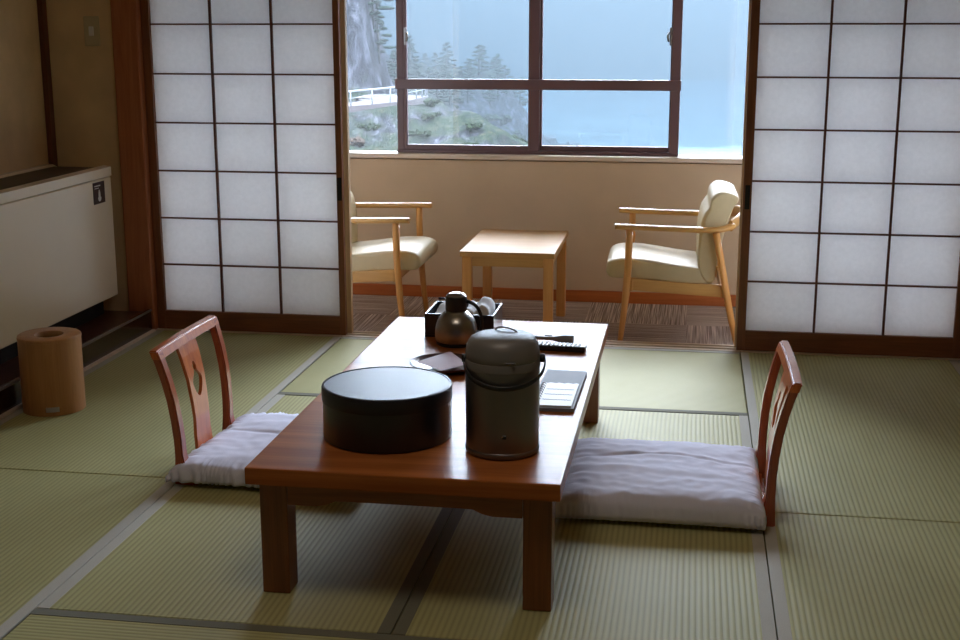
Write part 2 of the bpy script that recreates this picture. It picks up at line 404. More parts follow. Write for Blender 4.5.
# ------------------------------------------------------------------ shoji screens
def shoji(x0, x1, y, st_l, label, back=False, st_r=None):
    """sliding paper screen; x0..x1 outer, y front face"""
    t = thing('shoji_screen', ((x0 + x1) / 2, y + .015, .002), label, 'paper screen')
    sl = sr = st_l; sr = st_r or st_l; zt = 1.80; D = .03
    b = nb(); box(b, (x0, y, .002), (x0 + sl, y + D, zt), .0015); obj('stile', b, M['lit_stile' if back else 'frame_z'], t)
    b = nb(); box(b, (x1 - sr, y, .002), (x1, y + D, zt), .0015); obj('stile', b, M['lit_stile' if back else 'frame_z'], t)
    b = nb(); box(b, (x0 + sl, y + .002, .002), (x1 - sr, y + D - .002, .086), .001); obj('bottom_rail', b, M['frame_x'], t)
    b = nb(); box(b, (x0 + sl, y + .002, zt - .04), (x1 - sr, y + D - .002, zt), .001); obj('top_rail', b, M['frame_x'], t)
    xa, xb = x0 + sl, x1 - sr; za, zb = .086, zt - .04
    b = nb()
    for k in (1, 2):
        xc = xa + (xb - xa) * k / 3; box(b, (xc - .0045, y + .006, za), (xc + .0045, y + .020, zb))
    zc = za + .2105
    while zc < zb - .05:
        box(b, (xa, y + .0068, zc - .0035), (xb, y + .0192, zc + .0035)); zc += .2095
    obj('lattice', b, M['darkwood'], t)
    b = nb(); v = [b.verts.new(p) for p in ((xa - .004, y + .0205, za - .004), (xb + .004, y + .0205, za - .004), (xb + .004, y + .0205, zb + .004), (xa - .004, y + .0205, zb + .004))]
    b.faces.new(v); obj('paper', b, M['paper'], t)
    px = x1 - sr / 2 if x0 < -.5 else x0 + sl / 2
    if not back:
        b = nb(); box(b, (px - .010, y - .0012, .60), (px + .010, y + .002, .70), .001); obj('finger_pull', b, M['black'], t)
    return t
shoji(-2.358, -1.484, 5.438, .036, 'paper screen nearest the waste bin, front one of its overlapped pair', st_r=.026)
shoji(-2.356, -1.468, 5.484, .036, 'paper screen stacked behind the one nearest the waste bin, only its edge showing', True)
shoji(.212, 1.118, 5.438, .034, 'paper screen behind the red legless chair with the uncovered cushion, front of its pair')
shoji(.204, 1.118, 5.484, .034, 'paper screen stacked behind the far corner screen next to the cream armchair with full view', True)

# ------------------------------------------------------------------ left: plinth, fan coil cabinet, bin
b = nb(); box(b, (XL, 2.2, 0), (-2.385, 5.394, .088), .003); struct('trim_7', b, M['lacquer_red'])
b = nb(); box(b, (-2.385, 2.2, -.02), (-2.366, 5.394, .100), .004); struct('trim_8', b, M['lacquer'])
b = nb(); box(b, (-2.3695, 2.2, .091), (-2.3645, 5.394, .1012), .001); struct('trim_highlight', b, M['edge_highlight'])  # thin strip standing in for the highlight on the lacquered edge
b = nb(); box(b, (-2.366, 2.2, -.02), (-2.353, 5.394, .010), .001); struct('trim_9', b, M['sill'])
b = nb(); box(b, (XL + .001, 2.2, -.05), (-2.40, 5.394, -.001)); struct('trim_10', b, M['post'])
cb = thing('fan_coil_cabinet', (-2.64, 4.4, .0885), 'long cream metal heating cabinet with a small dark badge along the side wall', 'cabinet')
y0, y1 = 3.3, 5.335
b = nb(); box(b, (-2.79, y0, .175), (-2.492, y1, .700), .004); obj('cabinet_body', b, M['cab'], cb)
b = nb()
extrude(b, [(-2.79, .703), (-2.489, .703), (-2.489, .742), (-2.52, .748), (-2.545, .736), (-2.735, .736), (-2.76, .748), (-2.79, .748)], 'y', y0 - .003, y1 + .003, bv=.002)
obj('cabinet_lid', b, M['cab'], cb)
b = nb()
for k in range(14):
    x = -2.553 - k * .0135; box(b, (x - .004, y0 + .05, .7365), (x + .004, y1 - .04, .743))
obj('air_grille', b, M['cab_top'], cb)
b = nb(); box(b, (-2.79, y0 + .01, .0885), (-2.56, y1 - .01, .175)); obj('cabinet_base', b, M['black'], cb)
b = nb(); box(b, (-2.4935, 5.155, .598), (-2.4895, 5.262, .690), .001); bd = obj('badge', b, M['badge'], cb)
b = nb()
box(b, (-2.4896, 5.165, .672), (-2.4886, 5.22, .677)); box(b, (-2.4896, 5.165, .663), (-2.4886, 5.205, .666))
extrude(b, [(5.208 + .017 * math.cos(a) * (1 if math.sin(a) < 0 else .55), .628 + .021 * math.sin(a) * (1 if math.sin(a) < 0 else 1.4)) for a in [k * PI / 10 for k in range(20)]], 'x', -2.4896, -2.4886)
obj('badge_mark', b, M['white'], bd)

t = thing('waste_bin', (-2.230, 4.195, 0.0), 'round honey brown wooden waste bin with a hole in its lid', 'bin')
c = t.location
b = nb(); lathe(b, [(0, .001), (.108, .001), (.1085, .262), (.100, .262), (.100, .012), (0, .012)], c, 64); obj('bin_body', b, M['binwood'], t, angle=40)
b = nb(); lathe(b, [(.047, .2575), (.047, .268), (.050, .2745), (.103, .2765), (.1085, .273), (.1102, .267), (.1098, .2625), (.099, .2625), (.099, .2575), (.047, .2575)], c, 64); obj('bin_lid', b, M['binwood'], t, angle=40)
b = nb()
a0 = -PI / 2 + .62 - .55; rr = .1092; pts = []
vs = []
for k in range(7):
    a = -1.36 + k * .07
    for z in (.016, .034): vs.append(b.verts.new((c.x + rr * math.cos(a), c.y + rr * math.sin(a), z)))
for k in range(6): b.faces.new((vs[2 * k], vs[2 * k + 2], vs[2 * k + 3], vs[2 * k + 1]))
bmesh.ops.solidify(b, geom=b.faces[:], thickness=.0006)
obj('paper_sticker', b, M['white'], t)

# ------------------------------------------------------------------ low table
TX0, TX1, TY0, TY1, TZ = -1.015, -.268, 2.785, 4.425, .33
tb = thing('low_table', ((TX0 + TX1) / 2, (TY0 + TY1) / 2, 0), 'low glossy red brown wooden table in the middle of the tatami floor', 'table')
b = nb(); box(b, (TX0, TY0, TZ - .042), (TX1, TY1, TZ), .004, 2); obj('tabletop', b, M['table_top'], tb)
LW = .072
for lx in (TX0 + .020, TX1 - .020 - LW):
    for ly in (TY0 + .035, TY1 - .035 - LW):
        b = nb(); extrude(b, [(lx + .002, ly + .002), (lx + LW - .002, ly + .002), (lx + LW - .002, ly + LW - .002), (lx + .002, ly + LW - .002)], 'z', .0005, TZ - .042, bv=.003); obj('leg', b, M['table'], tb)
def apron(axis, a0, a1, c0, c1, mt):
    b = nb(); L = a1 - a0; n = 24; zt = TZ - .043; pts = [(a0, zt)]
    low = []
    for k in range(n + 1):
        u = k / n; e = min(u, 1 - u) * L
        d = .058 if e < .075 else (.058 - .016 * (0.5 - .5 * math.cos(min(1, (e - .075) / .05) * PI)))
        low.append((a0 + u * L, zt - d))
    pts = [(a0, zt)] + low + [(a1, zt)]
    extrude(b, pts, axis, c0, c1); obj('apron', b, mt, tb)
apron('y', TX0 + .020 + LW, TX1 - .020 - LW, TY0 + .038, TY0 + .060, M['table_x'])
apron('y', TX0 + .020 + LW, TX1 - .020 - LW, TY1 - .072, TY1 - .050, M['table_x'])
for xx in (TX0 + .035, TX1 - .057):
    apron('x', TY0 + .035 + LW, TY1 - .035 - LW, xx, xx + .022, M['table_x'])

# round black lacquer box
t = thing('lacquer_box', (-.739, 3.088, TZ), 'large round black lacquer box with a flat lid on the low table', 'box')
c = t.location
b = nb(); lathe(b, [(0, .0005), (.159, .0005), (.1625, .003), (.1625, .098), (.150, .098), (.150, .006), (0, .006)], c, 96); obj('box_body', b, M['lacq_black'], t, angle=35)
b = nb(); lathe(b, [(.1512, .0985), (.1640, .0985), (.1645, .0995), (.1645, .1300), (.1630, .1345), (.1600, .1362), (.1565, .1366), (.1560, .1350), (0, .1352)], c, 96)
obj('box_lid', b, M['lacq_lid'], t, angle=30)

# air pot
t = thing('air_pot', (-.434, 3.012, TZ), 'tall grey brown vacuum pump pot with a hanging handle on the low table', 'thermos')
c = t.location
b = nb(); lathe(b, [(0, .0005), (.084, .0005), (.0895, .004), (.0910, .010), (.0905, .015), (.0885, .017), (.0888, .021), (.0898, .150), (.0900, .195), (.0900, .214)], c, 64); obj('pot_body', b, M['pot'], t, angle=40)
b = nb(); lathe(b, [(.0900, .214), (.0908, .2148), (.0908, .232), (.0900, .2340), (.0890, .2342), (.0890, .2350), (.080, .2350)], c, 64); obj('pot_collar', b, M['potlid'], t, angle=40)
b = nb(); lathe(b, [(.0892, .2352), (.0900, .2365), (.0893, .250), (.0872, .264), (.0835, .275), (.0775, .2835), (.068, .2890), (.05, .2935), (.03, .2958), (0, .2968)], c, 64); pl = obj('pot_lid', b, M['potlid'], t, angle=40)
b = nb(); tube(b, catmull([(c.x - .022, c.y + .022, c.z + .2925), (c.x - .016, c.y + .024, c.z + .3015), (c.x + .006, c.y + .020, c.z + .3035), (c.x + .028, c.y + .012, c.z + .2985), (c.x + .036, c.y + .008, c.z + .2915)], 6), .0022, 8); obj('lid_lever', b, M['gplastic'], pl)
b = nb(); box(b, (c.x + .018, c.y - .0893, c.z + .240), (c.x + .042, c.y - .0790, c.z + .2430), .0008); obj('lock_mark', b, M['bplastic'], t)
va = math.atan2(3.035, -.437)
# handle: half hoop on side pivots, swung down to the front
hp = []; R_ = .0975; rot = Matrix.Rotation(.14, 3, 'Z')
for k in range(33):
    a = PI * k / 32
    rr = R_ + .008 * math.sin(a)
    v = Vector((math.cos(a) * R_ * (1.0 + .06 * math.sin(a)), -math.sin(a) * .104, 0))
    v = Matrix.Rotation(-.0, 3, 'X') @ v
    drop = .049 * math.sin(a) ** .9 if a not in (0, PI) else 0
    hp.append(c + rot @ Vector((v.x + .004, v.y, 0)) + Vector((0, 0, .232 - drop)))
b = nb(); tube(b, hp, .0022, 8, ry=.0060, up=(0, 0, 1)); obj('handle', b, M['bplastic'], t)
for s_ in (-1, 1):
    b = nb(); q = c + rot @ Vector((s_ * .094 + (.002), 0, .232)); tube(b, [q - rot @ Vector((.006, 0, 0)), q + rot @ Vector((.006, 0, 0))], .010, 14); obj('handle_pivot', b, M['bplastic'], t)
b = nb(); box(b, (c.x + .012, c.y - .0905, c.z + .056), (c.x + .022, c.y - .0850, c.z + .065), .0008)
lathe(b, [(0, 0), (.0045, 0), (.0045, .003), (0, .003)], (0, 0, 0), 12) if False else None
obj('maker_mark', b, M['bplastic'], t)

# steel jug
t = thing('steel_jug', (-.737, 4.058, TZ), 'small domed steel jug with a black stopper, in front of the black tray', 'jug')
c = t.location
b = nb(); lathe(b, [(0, .0005), (.062, .0005), (.0655, .003), (.0660, .010), (.0640, .012), (0, .012)], c, 48); obj('jug_base', b, M['bplastic'], t, angle=40)
b = nb(); lathe(b, [(.062, .012), (.0675, .014), (.0690, .028), (.0688, .044), (.0665, .062), (.0610, .080), (.0520, .095), (.0420, .106), (.0320, .113), (.026, .115)], c, 48); obj('jug_body', b, M['steel'], t, angle=50)
b = nb(); lathe(b, [(.026, .112), (.0340, .113), (.0350, .116), (.0350, .150), (.0330, .160), (.0265, .167), (.013, .1705), (0, .171)], c, 40); st = obj('stopper', b, M['bplastic'], t, angle=50)
b = nb(); lathe(b, [(.0335, .1592), (.0270, .1675), (.014, .1715), (0, .1722)], c, 40)
obj('stopper_cap', b, M['steel'], st)
b = nb(); tube(b, [(c.x - .030, c.y + .004, c.z + .1485), (c.x - .050, c.y + .006, c.z + .1495), (c.x - .059, c.y + .006, c.z + .148)], .0045, 8, ry=.003); obj('spout', b, M['bplastic'], t)
b = nb(); tube(b, catmull([(c.x + .030, c.y, c.z + .142), (c.x + .050, c.y - .006, c.z + .140), (c.x + .072, c.y - .010, c.z + .124), (c.x + .084, c.y - .012, c.z + .096), (c.x + .086, c.y - .012, c.z + .070), (c.x + .080, c.y - .012, c.z + .048), (c.x + .066, c.y - .010, c.z + .040)], 6), .0042, 8, ry=.0062); obj('handle', b, M['bplastic'], t)

# black tray with towels
t = thing('tea_tray', (-.735, 4.24, TZ), 'square black lacquer tea tray box at the far end of the low table', 'tray')
x0, x1, y0, y1, zz = -.858, -.626, 4.135, 4.335, TZ
b = nb()
box(b, (x0, y0, zz + .0005), (x1, y1, zz + .008)); box(b, (x0, y0, zz + .008), (x0 + .006, y1, zz + .080), .001); box(b, (x1 - .006, y0, zz + .008), (x1, y1, zz + .080), .001)
box(b, (x0 + .006, y0, zz + .008), (x1 - .006, y0 + .006, zz + .080), .001); box(b, (x0 + .006, y1 - .006, zz + .008), (x1 - .006, y1, zz + .080), .001)
obj('tray_box', b, M['lacq_black'], t)
def towel(name, cx, cy, z, sx, sy, h, ang, seed, label):
    b = nb(); n = 18; g = []
    for lay in (0, 1):
        rows = []
        for i in range(n + 1):
            r = []
            for j in range(n + 1):
                u = i / n * 2 - 1; v = j / n * 2 - 1
                e = (1 - abs(u) ** 6) * (1 - abs(v) ** 6)
                wz = noise.noise(Vector((u * .9 + seed, v * .9, seed))) * .30 + noise.noise(Vector((u * 2.2 + seed, v * .8, seed))) * .10
                zz_ = (h * (max(0, e) ** .3) * (.75 + wz) if lay else 0)
                p = Vector((u * sx / 2, v * sy / 2, zz_)); p.rotate(Matrix.Rotation(ang, 3, 'Z')); r.append(b.verts.new((cx + p.x, cy + p.y, z + p.z)))
            rows.append(r)
        g.append(rows)
    for lay in (0, 1):
        for i in range(n):
            for j in range(n):
                q = [g[lay][i][j], g[lay][i + 1][j], g[lay][i + 1][j + 1], g[lay][i][j + 1]]
                f = b.faces.new(q if lay else q[::-1]); f.smooth = True
    bmesh.ops.remove_doubles(b, verts=b.verts[:], dist=1e-5)
    o = obj(name, b, M['towel']); return tag(o, label, 'towel')
towel('folded_towel', -.690, 4.235, zz + .0085, .095, .160, .142, .0, 3.3, 'crumpled white hand towel standing highest in the black tray')
towel('folded_towel', -.800, 4.235, zz + .009, .080, .155, .092, -.1, 8.1, 'flat white hand towel lying low in the tray behind the jug spout')

# maroon plate with napkin
t = thing('lacquer_plate', (-.714, 3.745, TZ), 'shallow maroon lacquer plate between the round box and the steel jug', 'plate')
c = t.location
b = nb(); lathe(b, [(0, .001), (.070, .001), (.098, .011), (.108, .020), (.1075, .0215), (.096, .0145), (.068, .006), (0, .006)], c, 64); obj('plate_dish', b, M['maroon'], t, angle=50)
b = nb()
def sheet(b, pts, th):
    n = 8; g = []
    for i in range(n + 1):
        r = []
        for j in range(n + 1):
            u, v = i / n, j / n
            p = pts[0].lerp(pts[1], u).lerp(pts[3].lerp(pts[2], u), v)
            p = p + Vector((0, 0, .004 * math.sin(u * PI) * math.sin(v * PI)))
            r.append(b.verts.new(p))
        g.append(r)
    for i in range(n):
        for j in range(n): b.faces.new((g[i][j], g[i + 1][j], g[i + 1][j + 1], g[i][j + 1])).smooth = True
    bmesh.ops.solidify(b, geom=b.faces[:], thickness=th)
sheet(b, [Vector((-.705, 3.632, TZ + .024)), Vector((-.640, 3.715, TZ + .025)), Vector((-.718, 3.845, TZ + .029)), Vector((-.800, 3.72, TZ + .024))], .0015)
tag(obj('paper_napkin', b, M['pink']), 'faded pink diamond of folded napkin paper lying across the maroon plate', 'napkin')

# folder and notepad
t = thing('card_folder', (-.337, 3.55, TZ), 'grey blue card folder lying near the long table edge', 'folder')
b = nb(); extrude(b, [(-.412, 3.345), (-.290, 3.350), (-.286, 3.738), (-.404, 3.745)], 'z', TZ + .0005, TZ + .011, bv=.001); obj('folder_cover', b, M['folder'], t)
t = thing('notepad', (-.345, 3.47, TZ + .0112), 'white spiral notepad with lines of writing lying on the grey blue folder', 'notepad')
b = nb()
def wob(k): return .004 * math.sin(k * 2.1)
top = [(-.296 - .098 * k / 12, 3.585 + wob(k)) for k in range(13)]
extrude(b, [(-.394, 3.358), (-.298, 3.362)] + top, 'z', TZ + .0112, TZ + .0150); obj('paper_pages', b, M['white'], t)
b = nb()
for k in range(10):
    y = 3.372 + k * .0215; tube(b, [(-.394 + .006 * math.cos(a), y, TZ + .0145 + .006 * math.sin(a)) for a in [-.2 + q * .45 for q in range(9)]], .0011, 6)
obj('spiral_binding', b, M['wire'], t)
for row in range(3):
    y = 3.415 + row * .052; b = nb()
    tube(b, [(-.382 + q * .0026, y + .0035 * math.sin(q * 2.3) * (abs(math.sin(q * .33)) > .25), TZ + .0152) for q in range(31)], .0006, 4, cap=False)
    obj('handwritten_line', b, M['ink'], t)

# remotes
def remote(name, cx, cy, L, W, hgt, ang, mat_, mb, label):
    t = thing(name, (cx, cy, TZ), label, 'remote control', rz=ang)
    b = nb(); box(b, (-L / 2, -W / 2, .0008), (L / 2, W / 2, hgt), .005, 2); obj('remote_body', b, mat_, t, local=True)
    b = nb()
    for i in range(11):
        for j in range(3): box(b, (-L / 2 + .016 + i * .0135, -.016 + j * .0125, hgt - .0005), (-L / 2 + .024 + i * .0135, -.009 + j * .0125, hgt + .0022), .0008)
    obj('button_pad', b, mb, t, local=True)
remote('remote_control', -.400, 4.025, .175, .047, .020, -.06, M['bplastic'], M['white'], 'black remote control with white keys lying beyond the folder')
t = thing('pen_torch', (-.435, 4.118, TZ), 'grey tapered stick, thicker at one end, lying just beyond the black remote', 'torch', rz=-.10)
b = nb(); pr = [(0.0, -.075), (.006, -.075), (.0065, .005), (.012, .03), (.0145, .04), (.0145, .070), (.0135, .075), (0, .075)]
lathe(b, pr, (0, 0, 0), 24); b.transform(Matrix.Translation((0, 0, .0150)) @ Matrix.Rotation(PI / 2, 4, 'Y')); obj('torch_body', b, M['gplastic'], t, local=True, angle=50)
b = nb(); box(b, (-.02, -.0022, .0225), (.005, .0022, .0262), .001); obj('torch_switch', b, M['bplastic'], t, local=True)

# ------------------------------------------------------------------ legless chairs (local: back towards +x, y along the width, origin mid back base)
def zprof(z):
    P = [(0, .002), (.05, .000), (.09, -.001), (.15, .000), (.20, .004), (.28, .014), (.35, .031), (.418, .052)]
    for (a, xa), (c, xc) in zip(P, P[1:]):
        if z <= c: t = (z - a) / (c - a); return xa + (xc - xa) * t
    return P[-1][1]
def yhalf(z): return .197 + .030 * max(0, z) / .41
def make_zaisu(name, loc, rz, label, flare=1.0):
    t = thing(name, loc, label, 'legless chair', rz=rz)
    for s_ in (-1, 1):
        b = nb(); rings = []
        zs = [0.0005, .02, .05, .09, .14, .2, .26, .32, .37, .405]
        for z in zs:
            x = zprof(z); y = s_ * yhalf(z)
            wx = .0125; wy = .0185 if z > .1 else .0185 + .010 * (1 - z / .1)
            fx = .045 * max(0, 1 - z / .075) ** 1.6       # foot grows towards the seat
            rings.append([b.verts.new(p) for p in ((x - wx - fx, y - wy, z), (x + wx, y - wy, z), (x + wx, y + wy, z), (x - wx - fx, y + wy, z))])
        for a, c_ in zip(rings, rings[1:]):
            for k in range(4): b.faces.new((a[k], a[(k + 1) % 4], c_[(k + 1) % 4], c_[k]))
        b.faces.new(rings[0]); b.faces.new(rings[-1])
        bmesh.ops.recalc_face_normals(b, faces=b.faces[:])
        bmesh.ops.bevel(b, geom=[e for e in b.edges if abs((e.verts[0].co - e.verts[1].co).z) > .01], offset=.004, segments=2, affect='EDGES')
        obj('back_post', b, M['zaisu_post'], t, local=True, angle=50)
    # top rail, gently arched and hollowed
    b = nb(); n = 20; rings = []
    for k in range(n + 1):
        u = k / n * 2 - 1; y = u * (yhalf(.41) + .0185)
        zt = .418 - .003 * u * u; zb = .388 - .003 * u * u
        bow = .002 * (1 - u * u)
        r = []
        for z, w_ in ((zb, -.0135), (zb, .0135), (zt, .0150), (zt, -.0120)): r.append(b.verts.new((zprof(z) + bow + w_, y, z)))
        rings.append(r)
    for a, c_ in zip(rings, rings[1:]):
        for k in range(4): b.faces.new((a[k], a[(k + 1) % 4], c_[(k + 1) % 4], c_[k]))
    b.faces.new(rings[0]); b.faces.new(rings[-1]); bmesh.ops.recalc_face_normals(b, faces=b.faces[:])
    bmesh.ops.bevel(b, geom=[e for e in b.edges if e.calc_face_angle(0) > .8], offset=.004, segments=2, affect='EDGES')
    obj('top_rail', b, M['zaisu'], t, local=True, angle=45)
    # centre splat with the gourd shaped hole
    b = nb(); outer = []
    for z in [k / 20 for k in range(21)]:
        zz_ = .03 + z * .355; outer.append((.056 + .016 * abs(z - .35) ** 1.2 * 1.6, zz_))
    poly = [(-w_, z) for w_, z in outer] + [(w_, z) for w_, z in outer[::-1]]
    hole = catmull([(0, .325, 0), (.014, .308, 0), (.012, .294, 0), (.037, .266, 0), (.022, .230, 0), (0, .214, 0), (-.022, .230, 0), (-.037, .266, 0), (-.012, .294, 0), (-.014, .308, 0)], 4, True)
    tt = bmesh.new(); extrude(tt, poly, 'x', -.005, .005, holes=[[(p.x, p.y) for p in hole]])
    bmesh.ops.subdivide_edges(tt, edges=[e for e in tt.edges if abs(e.verts[0].co.z - e.verts[1].co.z) > .06], cuts=3)
    for v in tt.verts: v.co.x += zprof(v.co.z) + .010 * min(1, v.co.z / .1)
    join(b, tt); obj('splat', b, M['zaisu'], t, local=True)
    b = nb(); extrude(b, [(-.40, -.16), (-.385, -.175), (.000, -.175), (.000, .175), (-.385, .175), (-.40, .16)], 'z', .0005, .016, bv=.002); obj('seat', b, M['zaisu'], t, local=True)
    return t
make_zaisu('legless_chair', (.243, 3.672, 0), .01, 'varnished red legless chair beyond the uncovered side of the table, wide cushion on its seat')
make_zaisu('legless_chair', (-1.483, 3.735, 0), PI, 'varnished red legless chair nearest the waste bin, its cushion partly hidden by the table')

def zabuton(name, cx, cy, sx, sy, T, rz, seed, label, z0=.017, pleat=.5, slump=0):
    b = nb(); n = 110; g = {}
    def hgt(u, v):
        e = (1 - abs(u) ** 10) * (1 - abs(v) ** 10)
        h = max(0, e) ** .24
        cr = .84 + .16 * (1 - u * u) * (1 - v * v)
        wr = noise.noise(Vector((u * 1.3 + seed, v * 6.5 + .6 * u + seed, seed))) * .045 + noise.noise(Vector((u * 2.4, v * 2.2 + seed, 3 + seed))) * .07 + noise.noise(Vector((u * 9 + seed, v * 9, seed))) * .03
        rg = -.09 * math.exp(-((v - .22 - .08 * math.sin(u * 3 + seed)) / .035) ** 2) * (1 - abs(u) ** 3)
        pd = min(1 - abs(u), 1 - abs(v)); side = u if (1 - abs(v)) < (1 - abs(u)) else v
        pl = pleat * .15 * (.4 + .9 * abs(noise.noise(Vector((side * 5, seed, 1))) * 2)) * math.sin(side * 88 + 5 * math.sin(side * 11 + seed)) * math.exp(-pd / .065)
        return T * h * (cr + wr * h + rg + pl)
    for lay in (0, 1):
        for i in range(n + 1):
            for j in range(n + 1):
                u = i / n * 2 - 1; v = j / n * 2 - 1
                # spend more vertices near the rim
                u = math.copysign(1 - (1 - abs(u)) ** 1.4, u); v = math.copysign(1 - (1 - abs(v)) ** 1.4, v)
                pin = 1 - .030 * (1 - abs(u) ** 2.5) * (abs(v) > 0) * abs(v) ** 6
                pinx = 1 - .022 * (1 - abs(v) ** 2.5) * abs(u) ** 6
                e = .004 * pleat * math.sin(88 * v + 5 * math.sin(v * 11 + seed)) * abs(u) ** 20
                e2 = .004 * pleat * math.sin(88 * u + 5 * math.sin(u * 11 + seed)) * abs(v) ** 20
                z = z0 + .003 + (hgt(u, v) if lay else 0) + (slump * max(0, -u) * .02 if lay else 0)
                if not lay:
                    z = z0 + .0
                p = Vector((u * sx / 2 * pinx + e, v * sy / 2 * pin + e2, 0)); p.rotate(Matrix.Rotation(rz, 3, 'Z'))
                rim = (max(abs(u), abs(v)) > .999)
                if rim: z = z0 + T * .18
                g[lay, i, j] = b.verts.new((cx + p.x, cy + p.y, z))
    for lay in (0, 1):
        for i in range(n):
            for j in range(n):
                q = [g[lay, i, j], g[lay, i + 1, j], g[lay, i + 1, j + 1], g[lay, i, j + 1]]
                b.faces.new(q if lay else q[::-1]).smooth = True
    bmesh.ops.remove_doubles(b, verts=b.verts[:], dist=1e-5)
    return tag(obj(name, b, M['cushion']), label, 'cushion')
zabuton('floor_cushion', -.058, 3.655, .580, .560, .080, .0, 2.0, 'wide flat lavender white floor cushion lying open on the far side of the table')
zabuton('floor_cushion', -1.205, 3.765, .575, .600, .062, -.06, 5.5, 'crumpled lavender white floor cushion half hidden behind the table edge', pleat=1.6)

# ------------------------------------------------------------------ veranda furniture
def make_chair(name, loc, mirror, label, rz=0):
    """local u = back direction (+x), origin under the front ends of the arms, y 0 = centre"""
    t = thing(name, loc, label, 'armchair', rz=rz)
    sg = -1 if mirror else 1; HWd = .262
    def X(p): return (p[0] * sg,) + tuple(p[1:])
    def fl(bm, smooth=None, nm='', mt=None, **k):
        if mirror: bm.transform(Matrix.Diagonal((-1, 1, 1, 1)))
        return obj(nm, bm, mt, t, local=True, **k)
    def soft(prof, half, nm, crown=.012):
        b = nb(); n = 16; rings = []
        cxm = sum(p[0] for p in prof) / len(prof); czm = sum(p[1] for p in prof) / len(prof)
        P = catmull([(p[0], p[1], 0) for p in prof], 3, True)
        for k in range(n + 1):
            w_ = -1 + 2 * k / n; w_ = math.sin(w_ * PI / 2)
            sh = 1 - .10 * abs(w_) ** 10 if abs(w_) < .999 else .86
            off = crown * (1 - w_ * w_)
            ring = []
            for p in P:
                d = Vector((p.x - cxm, p.y - czm)); L = d.length
                q = Vector((cxm, czm)) + d * ((1 if abs(w_) < .95 else 1 - .018 / max(L, .03) * ((abs(w_) - .95) / .05) ** 2))
                if nm == 'seat_cushion' and q.y > czm: q.y += off
                if nm == 'back_cushion' and q.x > cxm: pass
                ring.append(b.verts.new((q.x, w_ * half, q.y)))
            rings.append(ring)
        for a, c_ in zip(rings, rings[1:]):
            m_ = len(a)
            for k in range(m_): b.faces.new((a[k], a[(k + 1) % m_], c_[(k + 1) % m_], c_[k])).smooth = True
        b.faces.new(rings[0]); b.faces.new(rings[-1])
        return fl(b, nm=nm, mt=M['leather'])
    soft([(-.042, .365), (-.030, .395), (.02, .412), (.12, .410), (.25, .392), (.36, .378), (.43, .372), (.445, .345), (.43, .312), (.32, .306), (.18, .312), (.05, .320), (-.02, .325), (-.038, .342)], .228, 'seat_cushion')
    soft([(.372, .36), (.366, .44), (.368, .52), (.380, .60), (.398, .636), (.410, .655), (.416, .690), (.434, .712), (.462, .722), (.505, .714), (.534, .698), (.533, .680), (.518, .660), (.500, .610), (.480, .540), (.462, .46), (.448, .38), (.438, .315), (.405, .308)], .232, 'back_cushion', 0)
    for s_ in (-1, 1):
        y = s_ * HWd
        b = nb(); pts = [(.060, y, .552), (.060, y, .47), (.058, y, .38), (.045, y, .18), (.026, y, 0.001)]
        tube(b, pts, [.019, .0185, .0195, .017, .0135], 14, ry=[.016, .016, .0165, .015, .012]); fl(b, nm='leg', mt=M['beech_z'])
        b = nb(); pts = [(.440, y, .545), (.462, y, .44), (.490, y, .30), (.525, y, .14), (.560, y, 0.001)]
        tube(b, pts, [.020, .020, .0195, .017, .0140], 14, ry=[.016, .016, .016, .015, .012]); fl(b, nm='leg', mt=M['beech_z'])
        b = nb(); P = catmull([(-.004, y, .563), (.02, y, .563), (.15, y, .560), (.30, y, .557), (.40, y * .995, .556), (.47, y * .96, .560), (.515, y * .84, .572)], 5)
        n = len(P); rr = [(.024 if 2 < i < n - 8 else .017 + .006 * min(1, i / 3) if i <= 2 else .024 - .004 * (i - n + 8) / 8) for i in range(n)]
        tube(b, P, rr, 14, ry=.0135, up=(0, 0, 1)); fl(b, nm='armrest', mt=M['beech'])
        b = nb(); yy = s_ * (HWd - .028)
        extrude(b, [(.06, .330), (.25, .314), (.49, .306), (.49, .250), (.25, .262), (.06, .274)], 'y', yy - .010, yy + .010, bv=.003); fl(b, nm='side_rail', mt=M['beech'])
    b = nb(); P = catmull([(.505, -HWd * .86, .571), (.545, -HWd * .5, .59), (.560, 0, .598), (.545, HWd * .5, .59), (.505, HWd * .86, .571)], 6)
    tube(b, P, .011, 14, ry=.026, up=(0, 0, 1)); fl(b, nm='back_rail', mt=M['beech'])
    b = nb(); box(b, (.062, -HWd + .015, .270), (.082, HWd - .015, .320), .003); fl(b, nm='front_rail', mt=M['beech'])
    b = nb(); box(b, (.470, -HWd + .015, .250), (.490, HWd - .015, .300), .003); fl(b, nm='rear_rail', mt=M['beech'])
    return t
make_chair('armchair', (-.330, 6.040, FZ), False, 'cream armchair with honey wooden arms, fully in view and facing the small table', .02)
make_chair('armchair', (-1.276, 6.075, FZ), True, 'cream armchair with its back hidden behind the paper screen nearest the bin', 0)

